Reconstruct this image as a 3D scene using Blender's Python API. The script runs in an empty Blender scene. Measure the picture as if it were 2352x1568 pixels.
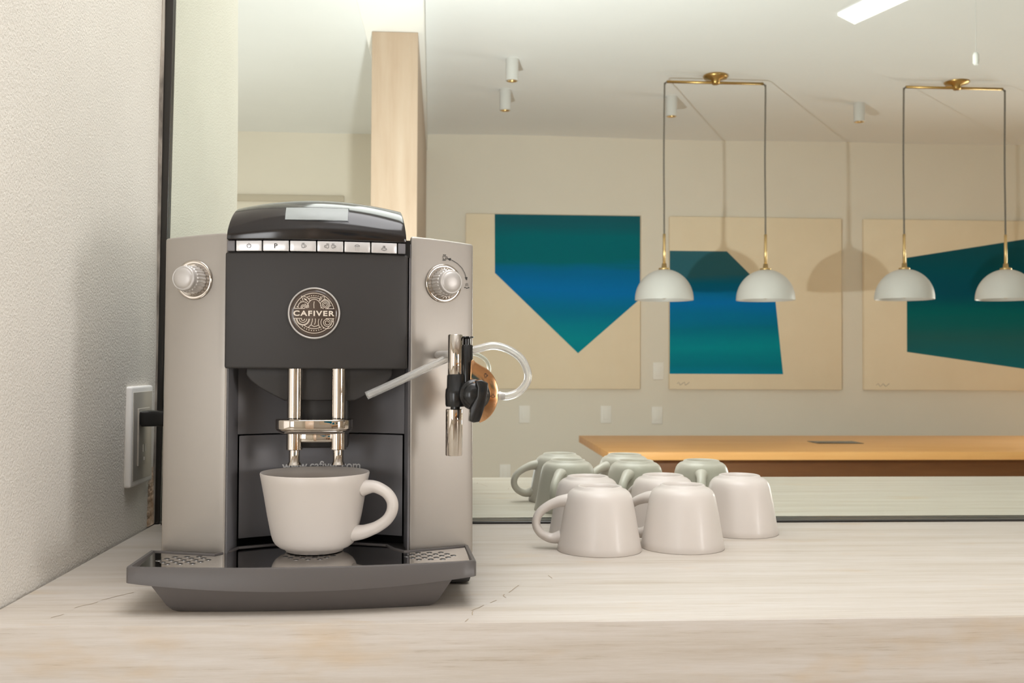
import bpy, bmesh, math, random
from math import sin, cos, pi, sqrt, radians, atan2
from mathutils import Vector, Matrix
random.seed(7)
scene = bpy.context.scene
COL = scene.collection

# ------------------------------------------------------------------ camera
cam_d = bpy.data.cameras.new('camera')
cam = bpy.data.objects.new('camera', cam_d)
COL.objects.link(cam)
cam_d.sensor_width = 36.0
cam_d.lens = 35.97
cam_d.clip_start = 0.02
cam.location = (0, -1.37, 0.2119)
cam.rotation_mode = 'XYZ'
cam.matrix_world = (Matrix.Translation((0, -1.37, 0.2119)) @ Matrix.Rotation(-math.atan(146/2350), 4, 'Z')
                    @ Matrix.Rotation(pi/2 + math.atan(48/2350), 4, 'X') @ Matrix.Rotation(0.0048, 4, 'Z'))
cam_d.dof.use_dof = True
cam_d.dof.focus_distance = 1.0
cam_d.dof.aperture_fstop = 19
scene.camera = cam

# ------------------------------------------------------------------ world, lights, exposure
w = bpy.data.worlds.new('world'); scene.world = w
w.use_nodes = True
w.node_tree.nodes['Background'].inputs[0].default_value = (0.9, 0.93, 1.0, 1)
w.node_tree.nodes['Background'].inputs[1].default_value = 0.0
scene.view_settings.view_transform = 'Standard'
scene.view_settings.look = 'None'
scene.view_settings.exposure = 0.0
scene.view_settings.gamma = 1.0
scene.view_settings.use_curve_mapping = False
scene.cycles.max_bounces = 14
scene.cycles.diffuse_bounces = 7
scene.cycles.glossy_bounces = 8
scene.cycles.transmission_bounces = 10

def light(name, kind, loc, aim, energy, color, **k):
    d = bpy.data.lights.new(name, kind)
    d.energy = energy; d.color = color
    for a, b in k.items(): setattr(d, a, b)
    o = bpy.data.objects.new(name, d); COL.objects.link(o)
    o.location = loc
    o.rotation_euler = (Vector(aim) - Vector(loc)).to_track_quat('-Z', 'Y').to_euler()
    return o
# the photographer's flash, turned up and back so that it bounces off the ceiling
light('bounce_flash', 'SPOT', (-0.115, -1.37, 0.24), (-0.05, -2.3, 2.1), 52, (0.95, 0.97, 1.0),
      spot_size=radians(160), spot_blend=1.0, shadow_soft_size=0.02)
light('flash_backward_lobe', 'SPOT', (-0.115, -1.37, 0.24), (0.9, -3.6, 0.9), 165, (0.95, 0.97, 1.0),
      spot_size=radians(150), spot_blend=1.0, shadow_soft_size=0.02)
# added fill lamps, no source seen: over the counter, far right, left room
light('ceiling_fill', 'AREA', (0.12, -0.70, 1.70), (0.12, -0.70, 0.0), 22, (0.98, 0.98, 1.0), shape='RECTANGLE', size=0.95, size_y=1.1)
light('fill_back_right', 'AREA', (4.9, -5.3, 0.1), (-0.4, -0.5, -0.1), 58, (1.0, 0.98, 0.96), shape='RECTANGLE', size=1.7, size_y=2.0, spread=radians(90))
light('fill_back_left', 'AREA', (-2.3, -5.42, 0.2), (-2.3, 0.0, 0.2), 26, (0.95, 0.97, 1.0), shape='RECTANGLE', size=1.3, size_y=1.8, spread=radians(110))
light('fill_far_left', 'AREA', (-3.2, -3.2, 0.2), (0, -2.9, 0.2), 17, (0.95, 0.97, 1.0), shape='RECTANGLE', size=3.0, size_y=1.8)

# ------------------------------------------------------------------ materials
def new_mat(name):
    m = bpy.data.materials.new(name); m.use_nodes = True
    nt = m.node_tree
    return m, nt, nt.nodes['Principled BSDF']
def P(name, color, rough=0.5, metal=0.0, coat=0.0, spec=None, trans=0.0, ior=None, emit=None):
    m, nt, b = new_mat(name)
    b.inputs['Base Color'].default_value = (*color, 1)
    b.inputs['Roughness'].default_value = rough
    b.inputs['Metallic'].default_value = metal
    b.inputs['Coat Weight'].default_value = coat
    b.inputs['Coat Roughness'].default_value = 0.05
    if spec is not None: b.inputs['Specular IOR Level'].default_value = spec
    if trans: b.inputs['Transmission Weight'].default_value = trans
    if ior: b.inputs['IOR'].default_value = ior
    if emit:
        b.inputs['Emission Color'].default_value = (*color, 1); b.inputs['Emission Strength'].default_value = emit
    return m
def N(nt, t, **k):
    n = nt.nodes.new(t)
    for a, b in k.items():
        if a in n.inputs: n.inputs[a].default_value = b
        else: setattr(n, a, b)
    return n
def ramp(nt, stops):
    r = nt.nodes.new('ShaderNodeValToRGB'); e = r.color_ramp.elements
    e[0].position, e[0].color = stops[0][0], (*stops[0][1], 1)
    e[1].position, e[1].color = stops[-1][0], (*stops[-1][1], 1)
    for p, c in stops[1:-1]:
        x = e.new(p); x.color = (*c, 1)
    return r
def coords(nt, scale=(1, 1, 1), out='Object'):
    tc = nt.nodes.new('ShaderNodeTexCoord'); mp = nt.nodes.new('ShaderNodeMapping')
    mp.inputs['Scale'].default_value = scale
    nt.links.new(tc.outputs[out], mp.inputs['Vector'])
    return mp.outputs['Vector']
def textured(name, stops, scale=(1, 1, 1), nscale=5, detail=6, rough=0.6, bump=0.0, bscale=40, bdetail=4, bdist=0.002, **kw):
    m, nt, b = new_mat(name)
    v = coords(nt, scale)
    n = N(nt, 'ShaderNodeTexNoise', Scale=nscale, Detail=detail, Roughness=0.6)
    nt.links.new(v, n.inputs['Vector'])
    r = ramp(nt, stops); nt.links.new(n.outputs['Fac'], r.inputs['Fac'])
    nt.links.new(r.outputs['Color'], b.inputs['Base Color'])
    b.inputs['Roughness'].default_value = rough
    for a, c in kw.items(): b.inputs[a.replace('_', ' ')].default_value = c
    if bump:
        n2 = N(nt, 'ShaderNodeTexNoise', Scale=bscale, Detail=bdetail, Roughness=0.55)
        nt.links.new(v, n2.inputs['Vector'])
        bp = N(nt, 'ShaderNodeBump', Strength=bump, Distance=bdist)
        nt.links.new(n2.outputs['Fac'], bp.inputs['Height'])
        nt.links.new(bp.outputs['Normal'], b.inputs['Normal'])
    return m

M_plaster = textured('rough_plaster', [(0.3, (0.69, 0.65, 0.585)), (0.7, (0.76, 0.72, 0.655))], nscale=3, rough=0.9,
                     bump=0.5, bscale=380, bdetail=2, bdist=0.0020)
M_wall = textured('wall_paint', [(0.3, (0.77, 0.715, 0.63)), (0.7, (0.81, 0.755, 0.67))], nscale=1.0, rough=0.9, bump=0.2, bscale=6, bdist=0.01)
M_ceil = textured('ceiling_plaster', [(0.3, (0.82, 0.83, 0.84)), (0.7, (0.85, 0.86, 0.87))], nscale=1.0, rough=0.95, bump=0.35, bscale=2.2, bdetail=5, bdist=0.02)
M_shadowband = P('shadow_band_beige', (0.55, 0.49, 0.40), 0.8)  # darker tone stands in for a shadow on the wall
M_white = P('white_plaster', (0.82, 0.81, 0.79), 0.9)
M_floor = textured('floor_tile', [(0.3, (0.66, 0.62, 0.55)), (0.7, (0.74, 0.70, 0.63))], nscale=2, rough=0.5)
M_putty = textured('grey_putty', [(0.35, (0.14, 0.12, 0.10)), (0.65, (0.42, 0.37, 0.31))], scale=(1, 1, 0.3), nscale=60, rough=0.9, bump=0.8, bscale=120, bdist=0.003)
M_rawplaster = textured('raw_orange_plaster', [(0.35, (0.42, 0.27, 0.16)), (0.65, (0.62, 0.50, 0.38))], nscale=60, rough=0.95, bump=1.0, bscale=140, bdist=0.003)

def wood(name, a, b, c, scale, rough=0.45):
    return textured(name, [(0.25, a), (0.5, b), (0.75, c)], scale=scale, nscale=3, detail=8, rough=rough, bump=0.1, bscale=8, bdist=0.001)
M_wood = wood('oak_panel', (0.40, 0.285, 0.20), (0.46, 0.345, 0.255), (0.50, 0.39, 0.30), (6, 6, 0.5))
M_table = wood('table_oak', (0.88, 0.44, 0.150), (0.95, 0.51, 0.19), (0.98, 0.57, 0.23), (0.5, 6, 6), 0.4)
M_apron = wood('dark_walnut', (0.16, 0.062, 0.02), (0.21, 0.085, 0.028), (0.25, 0.11, 0.038), (0.5, 6, 6), 0.5)

# travertine: bands along the length of the worktop, pores and stains
def travertine():
    m, nt, b = new_mat('travertine')
    v = coords(nt, (0.8, 14, 14))
    n1 = N(nt, 'ShaderNodeTexNoise', Scale=3.0, Detail=8, Roughness=0.65); nt.links.new(v, n1.inputs['Vector'])
    r1 = ramp(nt, [(0.28, (0.42, 0.345, 0.27)), (0.42, (0.52, 0.465, 0.405)), (0.55, (0.56, 0.51, 0.46)), (0.75, (0.60, 0.56, 0.52))])
    nt.links.new(n1.outputs['Fac'], r1.inputs['Fac'])
    v2 = coords(nt, (3, 60, 60))
    n2 = N(nt, 'ShaderNodeTexNoise', Scale=5.0, Detail=5, Roughness=0.7); nt.links.new(v2, n2.inputs['Vector'])
    r2 = ramp(nt, [(0.22, (0.62, 0.55, 0.46)), (0.40, (0.93, 0.91, 0.88)), (0.6, (1, 1, 1))])
    nt.links.new(n2.outputs['Fac'], r2.inputs['Fac'])
    mx = N(nt, 'ShaderNodeMix', data_type='RGBA', blend_type='MULTIPLY')
    mx.inputs[0].default_value = 0.85
    nt.links.new(r1.outputs['Color'], mx.inputs[6]); nt.links.new(r2.outputs['Color'], mx.inputs[7])
    # warm stains
    v3 = coords(nt, (4, 12, 12))
    n3 = N(nt, 'ShaderNodeTexNoise', Scale=1.3, Detail=4, Roughness=0.6); nt.links.new(v3, n3.inputs['Vector'])
    r3 = ramp(nt, [(0.60, (1, 1, 1)), (0.74, (0.97, 0.84, 0.66))])
    nt.links.new(n3.outputs['Fac'], r3.inputs['Fac'])
    mx2 = N(nt, 'ShaderNodeMix', data_type='RGBA', blend_type='MULTIPLY'); mx2.inputs[0].default_value = 0.8
    nt.links.new(mx.outputs[2], mx2.inputs[6]); nt.links.new(r3.outputs['Color'], mx2.inputs[7])
    nt.links.new(mx2.outputs[2], b.inputs['Base Color'])
    b.inputs['Roughness'].default_value = 0.42
    bp = N(nt, 'ShaderNodeBump', Strength=0.12, Distance=0.001)
    nt.links.new(n2.outputs['Fac'], bp.inputs['Height']); nt.links.new(bp.outputs['Normal'], b.inputs['Normal'])
    return m
M_stone = travertine(); M_stone2 = M_stone
M_crack = P('crack_filler', (0.42, 0.34, 0.25), 0.9)

M_mirror = P('mirror_silver', (0.86, 0.91, 0.84), 0.0, 1.0)
M_blackalu = P('black_aluminium', (0.018, 0.016, 0.014), 0.3)
M_silver = textured('silver_paint', [(0.3, (0.345, 0.315, 0.28)), (0.7, (0.37, 0.34, 0.305))], nscale=2, rough=0.42, bump=0.05, bscale=900, bdist=0.0003, Metallic=0.55)
M_dark = P('dark_grey_plastic', (0.034, 0.031, 0.0295), 0.5, spec=0.35)
M_tray = P('tray_grey_plastic', (0.090, 0.080, 0.076), 0.42)
M_dark2 = P('charcoal_recess_plastic', (0.165, 0.16, 0.168), 0.5)
M_black = P('black_plastic', (0.008, 0.008, 0.008), 0.22)
M_gloss = P('glossy_black_shell', (0.014, 0.011, 0.010), 0.13)
M_btn = P('satin_silver_button', (0.72, 0.71, 0.71), 0.32, 0.5)
M_chrome = P('chrome', (0.58, 0.53, 0.475), 0.03, 1.0)
M_satin = P('satin_silver_knob', (0.50, 0.475, 0.45), 0.42, 0.5)
M_copper = P('copper_disc', (0.62, 0.36, 0.19), 0.12, 1.0)
M_display = P('display_glass', (0.27, 0.29, 0.28), 0.4)
M_ink = P('dark_ink', (0.02, 0.018, 0.016), 0.6)
M_emblem = P('emblem_silver', (0.74, 0.66, 0.57), 0.35, 0.3)
M_badge = P('dark_brown_badge', (0.055, 0.035, 0.025), 0.15, coat=0.6)
M_print = P('white_print', (0.7, 0.69, 0.68), 0.6)
M_hose = P('milky_silicone_hose', (0.97, 0.965, 0.94), 0.18, trans=0.86, ior=1.40)
M_white_cup = P('cream_glaze', (0.60, 0.55, 0.505), 0.42, coat=0.08)
M_unglazed = P('foot_ring_glaze', (0.80, 0.72, 0.63), 0.5)
M_brass = P('aged_brass', (0.52, 0.34, 0.13), 0.3, 1.0)
M_brasslt = P('brass_stem', (0.80, 0.58, 0.28), 0.32, 1.0)
M_cord = P('grey_fabric_cord', (0.16, 0.14, 0.115), 0.8)
M_shade = P('matt_white_glass', (0.62, 0.61, 0.59), 0.45)
M_plate = P('white_switch_plastic', (0.84, 0.82, 0.79), 0.4)
M_plate2 = P('greige_wall_plate', (0.88, 0.85, 0.81), 0.5)
M_satinplate = P('satin_metal_faceplate', (0.50, 0.47, 0.42), 0.35, 0.4)
M_canvas = textured('raw_canvas', [(0.3, (0.86, 0.73, 0.55)), (0.7, (0.89, 0.765, 0.59))], nscale=4, rough=0.85)
M_lightpatch = P('glowing_light_patch', (1.0, 1.0, 1.0), 0.5, emit=0.9)  # glow stands in for light falling on the ceiling

def painted(name, stops):
    m, nt, b = new_mat(name)
    tc = nt.nodes.new('ShaderNodeTexCoord')
    sp = nt.nodes.new('ShaderNodeSeparateXYZ'); nt.links.new(tc.outputs['Object'], sp.inputs[0])
    v = coords(nt, (0.4, 1, 4)); n = N(nt, 'ShaderNodeTexNoise', Scale=3.0, Detail=3); nt.links.new(v, n.inputs['Vector'])
    mr = N(nt, 'ShaderNodeMapRange'); mr.inputs[1].default_value = 0.03; mr.inputs[2].default_value = 1.2
    nt.links.new(sp.outputs['Z'], mr.inputs[0])
    ad = N(nt, 'ShaderNodeMath', operation='MULTIPLY_ADD'); ad.inputs[1].default_value = 0.10; 
    nt.links.new(n.outputs['Fac'], ad.inputs[0]); nt.links.new(mr.outputs[0], ad.inputs[2])
    sb = N(nt, 'ShaderNodeMath', operation='SUBTRACT'); sb.inputs[1].default_value = 0.05
    nt.links.new(ad.outputs[0], sb.inputs[0])
    r = ramp(nt, stops); nt.links.new(sb.outputs[0], r.inputs['Fac'])
    nt.links.new(r.outputs['Color'], b.inputs['Base Color'])
    b.inputs['Roughness'].default_value = 0.7; b.inputs['Specular IOR Level'].default_value = 0.12
    return m
TEAL_D = (0.010, 0.115, 0.15); TEAL_G = (0.0, 0.155, 0.19); BLUE = (0.0, 0.18, 0.50); TEAL = (0.0, 0.28, 0.35)
M_paint1 = painted('teal_blue_paint_bands', [(0.10, (0.0, 0.22, 0.32)), (0.30, TEAL), (0.45, (0.0, 0.19, 0.34)), (0.56, BLUE), (0.68, (0.0, 0.16, 0.38)), (0.73, TEAL_G), (0.88, TEAL_G), (0.97, TEAL_D)])
M_paint2 = painted('blue_to_teal_paint_bands', [(0.09, (0.0, 0.24, 0.40)), (0.15, (0.0, 0.21, 0.30)), (0.25, TEAL), (0.36, (0.0, 0.19, 0.31)), (0.50, BLUE), (0.60, (0.0, 0.15, 0.28)), (0.66, (0.03, 0.14, 0.19)), (0.85, (0.04, 0.15, 0.19))])
M_paint3 = painted('dark_teal_paint_bands', [(0.15, (0.01, 0.16, 0.20)), (0.30, (0.02, 0.13, 0.14)), (0.45, (0.0, 0.14, 0.15)), (0.58, (0.0, 0.085, 0.14)), (0.72, (0.0, 0.09, 0.13)), (0.9, (0.01, 0.085, 0.11))])

# ------------------------------------------------------------------ mesh helpers
def obj(name, bm, mat, parent=None, smooth=False, bevel=0, segs=2):
    me = bpy.data.meshes.new(name)
    bmesh.ops.recalc_face_normals(bm, faces=bm.faces[:])
    bm.to_mesh(me); bm.free()
    if mat is not None: me.materials.append(mat)
    if smooth:
        me.shade_smooth()
    o = bpy.data.objects.new(name, me); COL.objects.link(o)
    if parent: o.parent = parent
    if bevel:
        md = o.modifiers.new('bevel', 'BEVEL'); md.width = bevel; md.segments = segs; md.limit_method = 'ANGLE'; md.angle_limit = radians(35)
        md.harden_normals = False
        me.shade_smooth()
        es = o.modifiers.new('split', 'EDGE_SPLIT'); es.split_angle = radians(50); es.use_edge_sharp = False
    return o
def sharp(o, ang=35):
    o.data.shade_smooth()
    es = o.modifiers.new('split', 'EDGE_SPLIT'); es.split_angle = radians(ang)
    return o
def empty(name, loc, rz=0, label=None, cat=None, group=None):
    o = bpy.data.objects.new(name, None); COL.objects.link(o)
    o.location = loc; o.rotation_euler = (0, 0, rz); o.empty_display_size = 0.05
    tag(o, label, cat, group); return o
def tag(o, label=None, cat=None, group=None, kind=None):
    if label: o['label'] = label
    if cat: o['category'] = cat
    if group: o['group'] = group
    if kind: o['kind'] = kind
    return o
def box(bm, x0, x1, y0, y1, z0, z1):
    vs = [bm.verts.new(p) for p in ((x0,y0,z0),(x1,y0,z0),(x1,y1,z0),(x0,y1,z0),(x0,y0,z1),(x1,y0,z1),(x1,y1,z1),(x0,y1,z1))]
    for f in ((0,3,2,1),(4,5,6,7),(0,1,5,4),(1,2,6,5),(2,3,7,6),(3,0,4,7)):
        bm.faces.new([vs[i] for i in f])
    return vs
def Box(name, b, mat, parent=None, bevel=0, segs=2):
    bm = bmesh.new(); box(bm, *b); return obj(name, bm, mat, parent, bevel=bevel, segs=segs)
def prism(pts_lo, pts_hi):
    bm = bmesh.new()
    a = [bm.verts.new(p) for p in pts_lo]; b = [bm.verts.new(p) for p in pts_hi]; n = len(a)
    bm.faces.new(a[::-1]); bm.faces.new(b)
    for i in range(n): bm.faces.new((a[i], a[(i+1) % n], b[(i+1) % n], b[i]))
    return bm
def lathe(prof, n=48, bm=None, close=True, mtx=None):
    bm = bm or bmesh.new(); rings = []
    for r, z in prof:
        if r < 1e-7: rings.append([bm.verts.new((0, 0, z))])
        else: rings.append([bm.verts.new((r*cos(2*pi*i/n), r*sin(2*pi*i/n), z)) for i in range(n)])
    for A, B in zip(rings, rings[1:]):
        for i in range(n):
            j = (i+1) % n
            if len(A) == 1 and len(B) == 1: continue
            if len(A) == 1: bm.faces.new((A[0], B[j], B[i]))
            elif len(B) == 1: bm.faces.new((A[i], A[j], B[0]))
            else: bm.faces.new((A[i], A[j], B[j], B[i]))
    if mtx is not None:
        bmesh.ops.transform(bm, matrix=mtx, verts=[v for R_ in rings for v in R_])
    return bm
def catmull(pts, k=8):
    pts = [Vector(p) for p in pts]; out = []
    P_ = [pts[0]*2-pts[1]] + pts + [pts[-1]*2-pts[-2]]
    for i in range(1, len(P_)-2):
        p0, p1, p2, p3 = P_[i-1:i+3]
        for s in range(k):
            t = s/k
            out.append(0.5*((2*p1)+(p2-p0)*t+(2*p0-5*p1+4*p2-p3)*t*t+(3*p1-p0-3*p2+p3)*t**3))
    out.append(pts[-1]); return out
def tube(pts, r, n=16, bm=None, caps=True, up=None):
    """sweep an ellipse (r may be scalar, (rn,rb) or a list) along pts"""
    bm = bm or bmesh.new(); pts = [Vector(p) for p in pts]; m = len(pts)
    T = [(pts[min(i+1, m-1)]-pts[max(i-1, 0)]).normalized() for i in range(m)]
    nrm = Vector(up) if up else (Vector((0, 0, 1)) if abs(T[0].z) < 0.9 else Vector((1, 0, 0)))
    rings = []
    for i in range(m):
        nrm = (Vector(up) if up else nrm); nrm = (nrm - T[i]*nrm.dot(T[i])).normalized(); b = T[i].cross(nrm)
        rr = r[i] if isinstance(r, list) else r
        ra, rb = rr if isinstance(rr, tuple) else (rr, rr)
        rings.append([bm.verts.new(pts[i] + nrm*ra*cos(2*pi*k/n) + b*rb*sin(2*pi*k/n)) for k in range(n)])
    for A, B in zip(rings, rings[1:]):
        for k in range(n): bm.faces.new((A[k], A[(k+1) % n], B[(k+1) % n], B[k]))
    if caps: bm.faces.new(rings[0][::-1]); bm.faces.new(rings[-1])
    return bm
def cyl(name, c, r, h, mat, parent=None, axis='Z', n=32, bevel=0.0):
    prof = [(0, 0), (r-bevel, 0), (r, bevel), (r, h-bevel), (r-bevel, h), (0, h)] if bevel else [(0, 0), (r, 0), (r, h), (0, h)]
    M = Matrix.Translation(c)
    if axis == 'Y': M = M @ Matrix.Rotation(-pi/2, 4, 'X')
    if axis == 'X': M = M @ Matrix.Rotation(pi/2, 4, 'Y')
    return sharp(obj(name, lathe(prof, n, mtx=M), mat, parent))
def strokes(lines, wd, mapf, closed=False, bm=None):
    """flat ribbons along 2-D polylines, laid on a surface by mapf(a,b)->xyz"""
    bm = bm or bmesh.new()
    for ln in lines:
        p = [Vector((a, b)) for a, b in ln]; n = len(p); L = []; R_ = []
        for i in range(n):
            a = p[max(i-1, 0)]; b = p[min(i+1, n-1)]
            if (p[0]-p[-1]).length < 1e-9 and i in (0, n-1): a, b = p[n-2], p[1]
            d = (b-a)
            if d.length < 1e-12: d = Vector((1, 0))
            d.normalize(); q = Vector((-d.y, d.x))*wd*0.5
            e = d*0.0
            L.append(bm.verts.new(mapf(*(p[i]+q+e)))); R_.append(bm.verts.new(mapf(*(p[i]-q+e))))
        for i in range(n-1): bm.faces.new((L[i], L[i+1], R_[i+1], R_[i]))
    return bm
def dots(cs, r, mapf, bm=None, n=10):
    bm = bm or bmesh.new()
    for a, b in cs: bm.faces.new([bm.verts.new(mapf(a+r*cos(2*pi*k/n), b+r*sin(2*pi*k/n))) for k in range(n)])
    return bm
def arc(cx, cy, r, a0, a1, n=24, ry=None):
    ry = ry or r
    return [(cx+r*cos(radians(a0+(a1-a0)*i/n)), cy+ry*sin(radians(a0+(a1-a0)*i/n))) for i in range(n+1)]
def text_mesh(s, height, mapf, width=None, bold=0.0, space=1.0):
    cu = bpy.data.curves.new('t', 'FONT'); cu.body = s; cu.offset = bold; cu.align_x = 'LEFT'; cu.space_character = space
    to = bpy.data.objects.new('t', cu); COL.objects.link(to)
    dg = bpy.context.evaluated_depsgraph_get(); dg.update()
    me = bpy.data.meshes.new_from_object(to.evaluated_get(dg))
    bpy.data.objects.remove(to)
    xs = [v.co.x for v in me.vertices]; ys = [v.co.y for v in me.vertices]
    x0, x1, y0, y1 = min(xs), max(xs), min(ys), max(ys)
    sy = height/(y1-y0); sx = (width/(x1-x0)) if width else sy
    bm = bmesh.new(); bm.from_mesh(me)
    for v in bm.verts:
        a = (v.co.x-(x0+x1)/2)*sx; b = (v.co.y-(y0+y1)/2)*sy
        v.co = Vector(mapf(a, b))
    bpy.data.meshes.remove(me)
    return bm
def structure(o): o['kind'] = 'structure'; return o

# ------------------------------------------------------------------ the room
FZ, CZ = -0.97, 1.726
structure(Box('floor', (-3.5, 6.2, -5.6, 0.3, FZ-0.1, FZ), M_floor))
# ceiling, softly uneven like hand plastered
def ceiling():
    bm = bmesh.new(); nx, ny = 60, 48
    g = [[None]*(ny+1) for _ in range(nx+1)]
    for i in range(nx+1):
        for j in range(ny+1):
            x = -3.5+9.7*i/nx; y = -5.6+5.9*j/ny
            z = CZ + 0.006*sin(x*1.7+1)*cos(y*1.3) + 0.004*sin(x*3.1+y*2.3)
            g[i][j] = bm.verts.new((x, y, z))
    for i in range(nx):
        for j in range(ny): bm.faces.new((g[i][j], g[i][j+1], g[i+1][j+1], g[i+1][j]))
    box(bm, -3.5, 6.2, -5.6, 0.3, CZ+0.03, CZ+0.13)
    return obj('ceiling', bm, M_ceil, smooth=False)
c_ = structure(ceiling()); sharp(c_, 30)
structure(Box('wall_back', (-3.5, 6.2, -5.6, -5.45, FZ, CZ+0.02), M_wall))
structure(Box('wall_right', (6.05, 6.2, -5.45, 0.15, FZ, CZ+0.02), M_wall))
structure(Box('wall_far_left', (-3.5, -3.35, -5.45, 0.15, FZ, CZ+0.02), M_wall))
structure(Box('wall_front', (-3.35, 6.05, 0.02, 0.15, FZ, CZ+0.02), M_wall))
# frame added round the back left fill lamp; no window is known here
bm = bmesh.new()
for b_ in ((-3.02, -2.95, -0.77, 1.17), (-1.65, -1.58, -0.77, 1.17), (-2.95, -1.65, 1.10, 1.17), (-2.95, -1.65, -0.77, -0.70)):
    box(bm, b_[0], b_[1], -5.449, -5.39, b_[2], b_[3])
structure(obj('fill_frame_1', bm, M_white))
# wing wall on the left, rough plaster, a little out of plumb at the corner
def wing():
    bm = bmesh.new(); ny, nz = 24, 30; y0, y1 = -0.522, 0.015
    F = []
    for j in range(ny+1):
        row = []
        for k in range(nz+1):
            y = y0+(y1-y0)*j/ny; z = FZ+(CZ+0.01-FZ)*k/nz
            x = -0.3815 + 0.0080*max(z, 0)*min(1, max(0, (y-y0)/0.5))
            x += 0.0012*sin(z*9+y*7)*(1 if z > 0.02 else 0)
            if j == 0: x -= 0.004
            row.append(bm.verts.new((x, y, z)))
        F.append(row)
    B_ = [[bm.verts.new((-0.55, y0, r.co.z)) for r in F[0]], [bm.verts.new((-0.55, y1, r.co.z)) for r in F[0]]]
    for j in range(ny):
        for k in range(nz): bm.faces.new((F[j][k], F[j+1][k], F[j+1][k+1], F[j][k+1]))
    for k in range(nz):
        bm.faces.new((F[0][k], F[0][k+1], B_[0][k+1], B_[0][k]))
        bm.faces.new((F[ny][k], F[ny][k+1], B_[1][k+1], B_[1][k]))
        bm.faces.new((B_[0][k], B_[0][k+1], B_[1][k+1], B_[1][k]))
    return obj('wall_left', bm, M_plaster)
o = structure(wing()); sharp(o, 30)
# rough putty seam between the wall and the mirror frame
def strip(name, mat, x0b, x0t, x1b, x1t, y0, y1, z0, z1, n=40, amp=0.0012):
    bm = bmesh.new(); rows = []
    for k in range(n+1):
        t = k/n; z = z0+(z1-z0)*t
        xa = x0b+(x0t-x0b)*t + random.uniform(-amp, amp); xb = x1b+(x1t-x1b)*t
        rows.append([bm.verts.new(p) for p in ((xa, y1, z), (xa, y0+random.uniform(-amp, amp), z), (xb, y0+0.004+random.uniform(-amp, amp), z), (xb, y1, z))])
    for A, B in zip(rows, rows[1:]):
        for i in range(3): bm.faces.new((A[i], A[i+1], B[i+1], B[i]))
    return obj(name, bm, mat, smooth=True)
structure(strip('trim_1', M_putty, -0.392, -0.384, -0.3785, -0.3640, -0.020, 0.01, 0.002, 1.7))
structure(strip('trim_2', M_rawplaster, -0.392, -0.392, -0.3790, -0.3800, -0.040, 0.0, 0.001, 0.075, amp=0.002))

# boxed white soffit on the ceiling and the oak-clad partition end below it
bm = prism([(-0.36, -5.45, 1.619), (-0.149, -5.45, 1.619), (-0.075, -0.9, 1.619), (-0.372, -0.9, 1.619)],
           [(-0.36, -5.45, 1.75), (-0.149, -5.45, 1.75), (-0.075, -0.9, 1.75), (-0.372, -0.9, 1.75)])
structure(obj('trim_3', bm, M_white, bevel=0.006))
part = empty('wooden_partition', (-0.235, -3.0, FZ), 0, 'pale oak partition rising to the white soffit, seen in the mirror above the coffee machine', 'partition')
def rel(o, parent):
    o.parent = parent; o.matrix_parent_inverse = parent.matrix_basis.inverted() if parent.matrix_basis else Matrix()
    return o
def frp(name, bm, mat, parent, **k):
    o = obj(name, bm, mat, None, **k); o.parent = parent
    M = Matrix.Translation(parent.location) @ parent.rotation_euler.to_matrix().to_4x4()
    o.matrix_parent_inverse = M.inverted(); return o
def bxp(name, b, mat, parent, **k):
    bm = bmesh.new(); box(bm, *b); return frp(name, bm, mat, parent, **k)
frp('end_panel', prism([(-0.333, -3.02, FZ), (-0.137, -3.02, FZ), (-0.137, -3.0, FZ), (-0.333, -3.0, FZ)],
                       [(-0.333, -3.02, 1.618), (-0.137, -3.02, 1.618), (-0.137, -3.0, 1.618), (-0.333, -3.0, 1.618)]), M_wood, part, bevel=0.002)
frp('side_panel', prism([(-0.154, -5.449, FZ), (-0.137, -3.021, FZ), (-0.157, -3.021, FZ), (-0.174, -5.449, FZ)],
                        [(-0.154, -5.449, 1.618), (-0.137, -3.021, 1.618), (-0.157, -3.021, 1.618), (-0.174, -5.449, 1.618)]), M_wood, part)
frp('core', prism([(-0.34, -5.449, FZ), (-0.175, -5.449, FZ), (-0.158, -3.021, FZ), (-0.333, -3.021, FZ)],
                  [(-0.34, -5.449, 1.618), (-0.175, -5.449, 1.618), (-0.158, -3.021, 1.618), (-0.333, -3.021, 1.618)]), M_wall, part)
tag(Box('shadow_band', (-1.9, -0.695, -5.4495, -5.425, 1.263, 1.305), M_shadowband, bevel=0.003),  # shadow stripe on the wall, put into this strip's shape and colour
    'thin band of shade across the wall, built as a darker strip, seen in the mirror left of the oak partition', 'shadow band')

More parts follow.
